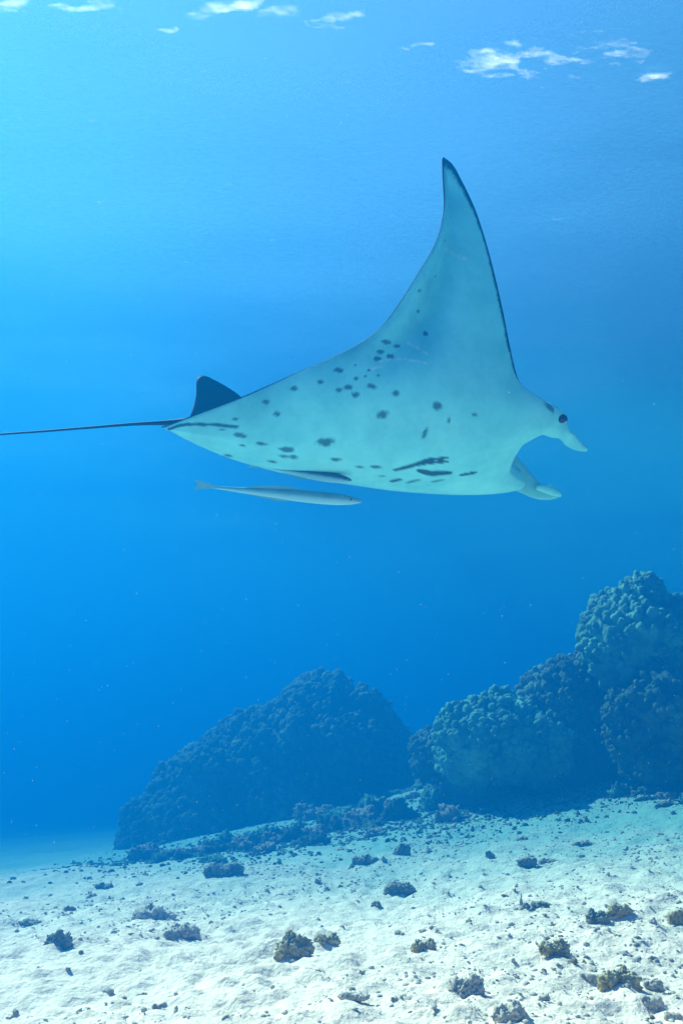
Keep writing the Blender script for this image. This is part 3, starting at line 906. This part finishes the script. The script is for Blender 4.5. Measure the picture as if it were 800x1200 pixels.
# single pieces of rubble
pieces = [mesh('rubble_piece', *knobby(400 + k, 1.0, 0.5, 3, 3, k % 3 == 0, 0.34), [M_rubble, M_fine, M_algae, M_rubble, M_fine][k % 5], me_only=True) for k in range(10)]
def rub_density(px, py):
    q = np.array([[px * 0.012, py * 0.024, 3.3]])
    return float(vnoise(q)[0] + 0.5 * vnoise(q * 2.3)[0])
cnt = 0
while cnt < 130:
    px, py = rng.uniform(0, 800), 960 + 240 * rng.uniform() ** 0.8
    if py < 1030 - px * 0.13: continue
    if rub_density(px, py) + (px - 400) / 1600 < rng.uniform(-0.4, 0.6): continue
    P, t = ground_at(px, py, gh)
    s = rng.uniform(5, 11) * t / FPX
    o = bpy.data.objects.new('rubble_piece', pieces[cnt % 10]); col.objects.link(o)
    o.location = (P[0], P[1], float(gh_fine(P[:1], P[1:2])[0]) - 0.1 * s)
    o.scale = (s * rng.uniform(.8, 1.5), s, s * rng.uniform(.7, 1.2)); o.rotation_euler = (rng.uniform(-.4, .4), rng.uniform(-.4, .4), rng.uniform(0, 6.28))
    kind_ = ['grey', 'pale cream', 'olive algae stained'][[0, 1, 2, 0, 1][(cnt % 10) % 5]]
    tag(o, kind_ + ' loose piece of broken coral lying on the sand', 'coral rubble', kind_ + ' loose coral pieces on the sand')
    cnt += 1

# fine rubble that nobody could count
def scatter(name, pts, size, level, mat, seed, squash=0.6):
    g = np.random.default_rng(seed)
    Vc, Fc = ico(level)
    n = len(pts)
    A = g.normal(size=(n, 3, 3)); Q = np.linalg.qr(A)[0]
    scl = size[:, None] * g.uniform(0.5, 1.3, (n, 3))
    jit = 1 + g.normal(0, 0.22, (n, len(Vc)))
    L = Vc[None] * jit[..., None] * scl[:, None]
    L = np.einsum('nij,nvj->nvi', Q, L)
    L[..., 2] *= squash
    V = (L + pts[:, None]).reshape(-1, 3)
    F = (Fc[None] + (np.arange(n) * len(Vc))[:, None, None]).reshape(-1, 3)
    return mesh(name, V, F, mat, smooth_=False)
n = 52000
X = rng.uniform(-5, 6, n); Y = rng.uniform(3.2, 12, n)
q = np.stack([X * 0.8, Y * 0.8, X * 0], -1)
dn = vnoise(q) + 0.6 * vnoise(q * 2.6 + 4) + 0.4 * vnoise(q * 7 + 8)
keep = dn + 0.12 * (X - 0.5) > rng.uniform(-0.7, 1.0, n)
X, Y = X[keep], Y[keep]
sz = 0.004 + 0.016 * rng.power(0.45, len(X)) * (0.6 + 0.06 * Y)
rub = scatter('rubble', np.stack([X, Y, gh_fine(X, Y)], -1), sz, 1, M_fine, 5)
tag(rub, 'fine broken coral rubble sprinkled over the sand', 'rubble', kind='stuff')
n = 6500
T = rng.uniform(0, 1, n)
X = -3.0 + 8.6 * T + rng.normal(0, 0.6, n); Y = 12.4 + rng.normal(0, 0.9, n) - 0.3 * T
sz = 0.012 + 0.03 * rng.power(0.6, n)
rub2 = scatter('reef_rubble', np.stack([X, Y, gh_fine(X, Y)], -1), sz, 1, M_coral, 6, 0.8)
tag(rub2, 'greenish rubble band along the foot of the reef', 'rubble', kind='stuff')

# ------------------------------------------------------------------ white sheets added for bright surface glints, drifting specks
M_glint, nt, b = newmat('glint_sheet')
nt.nodes.remove(b)
tl = nt.nodes.new('ShaderNodeBsdfTranslucent'); tl.inputs[0].default_value = (0.9, 0.92, 0.93, 1)
df = nt.nodes.new('ShaderNodeBsdfDiffuse'); df.inputs[0].default_value = (0.9, 0.92, 0.93, 1)
mx = nt.nodes.new('ShaderNodeMixShader'); mx.inputs[0].default_value = 0.15
nt.links.new(tl.outputs[0], mx.inputs[1]); nt.links.new(df.outputs[0], mx.inputs[2])
ft = nt.nodes.new('ShaderNodeBsdfTransparent'); fa = nt.nodes.new('ShaderNodeAttribute'); fa.attribute_name = 'thick'
mx2 = nt.nodes.new('ShaderNodeMixShader')
nt.links.new(fa.outputs['Fac'], mx2.inputs[0]); nt.links.new(ft.outputs[0], mx2.inputs[1]); nt.links.new(mx.outputs[0], mx2.inputs[2])
nt.links.new(mx2.outputs[0], nt.nodes['Material Output'].inputs['Surface'])
GLINTS = [(575, 75, 46, 13), (668, 62, 68, 20), (690, 54, 25, 9), (385, 22, 32, 9), (335, 14, 24, 7), (245, 9, 36, 7), (90, 5, 42, 7), (10, 5, 20, 6),
        (490, 54, 15, 4), (755, 92, 22, 5), (195, 38, 11, 5), (280, 6, 22, 6)]
fx = np.arange(-3.4, 3.4, 0.012); fy = np.arange(3.3, 7.2, 0.012)
FX, FY = np.meshgrid(fx, fy, indexing='ij')
FP = np.stack([FX, FY, wave(FX, FY) - 0.03], -1).reshape(-1, 3)
fp = project(FP)
msk = np.full(len(FP), -1.0)
for px, py, sx, sy in GLINTS:
    dx = (fp[:, 0] - px) / sx; dy = (fp[:, 1] - py + 0.10 * (fp[:, 0] - px)) / sy
    msk = np.maximum(msk, 0.70 - 0.50 * (dx * dx + dy * dy))
qn = FP * np.array([1.0, 1.6, 0])
msk = msk + 0.40 * fbm(qn * 3 + 3, 3) + 0.85 * fbm(qn * np.array([6, 14, 0]) + 7, 5, 0.65)
FP[:, 2] += 0.01 * fbm(qn * 12, 2)
ff = grid_faces(len(fx), len(fy))
ff = ff[msk[ff].mean(1) > 0.22]
uq, inv = np.unique(ff, return_inverse=True)
glint_sheet = mesh('glint_sheet', FP[uq], inv.reshape(ff.shape), M_glint)
fattr(glint_sheet, 'thick', np.clip((msk[uq] - 0.22) * 0.32, 0, 0.5) * np.clip(0.75 + 0.6 * fbm(FP[uq] * np.array([9, 26, 0]) + 2, 3), 0.1, 1.2))
tag(glint_sheet, 'white patches added for bright glints on the sea surface', 'glint_sheet', kind='stuff')

M_speck = rough_mat('plankton', [(0.3, (0.6, 0.6, 0.58)), (0.7, (0.8, 0.8, 0.78))], 3.0)
n = 1500
dep = 1.0 + 6.0 * rng.uniform(0, 1, n) ** 0.7
px, py = rng.uniform(-60, 860, n), rng.uniform(-40, 1000, n)
P = np.array([CAM + ray(a_, b_) * d_ for a_, b_, d_ in zip(px, py, dep)])
ok = (P[:, 2] > gh(P[:, 0], P[:, 1]) + 0.1) & (P[:, 2] < SURF - 0.3)
P, dep = P[ok], dep[ok]
sp = scatter('marine_snow', P, rng.uniform(0.0003, 0.0007, len(P)) * (0.6 + 0.5 * dep), 1, M_speck, 11, 1.0)
tag(sp, 'tiny pale specks of plankton drifting in the water', 'plankton', kind='stuff')
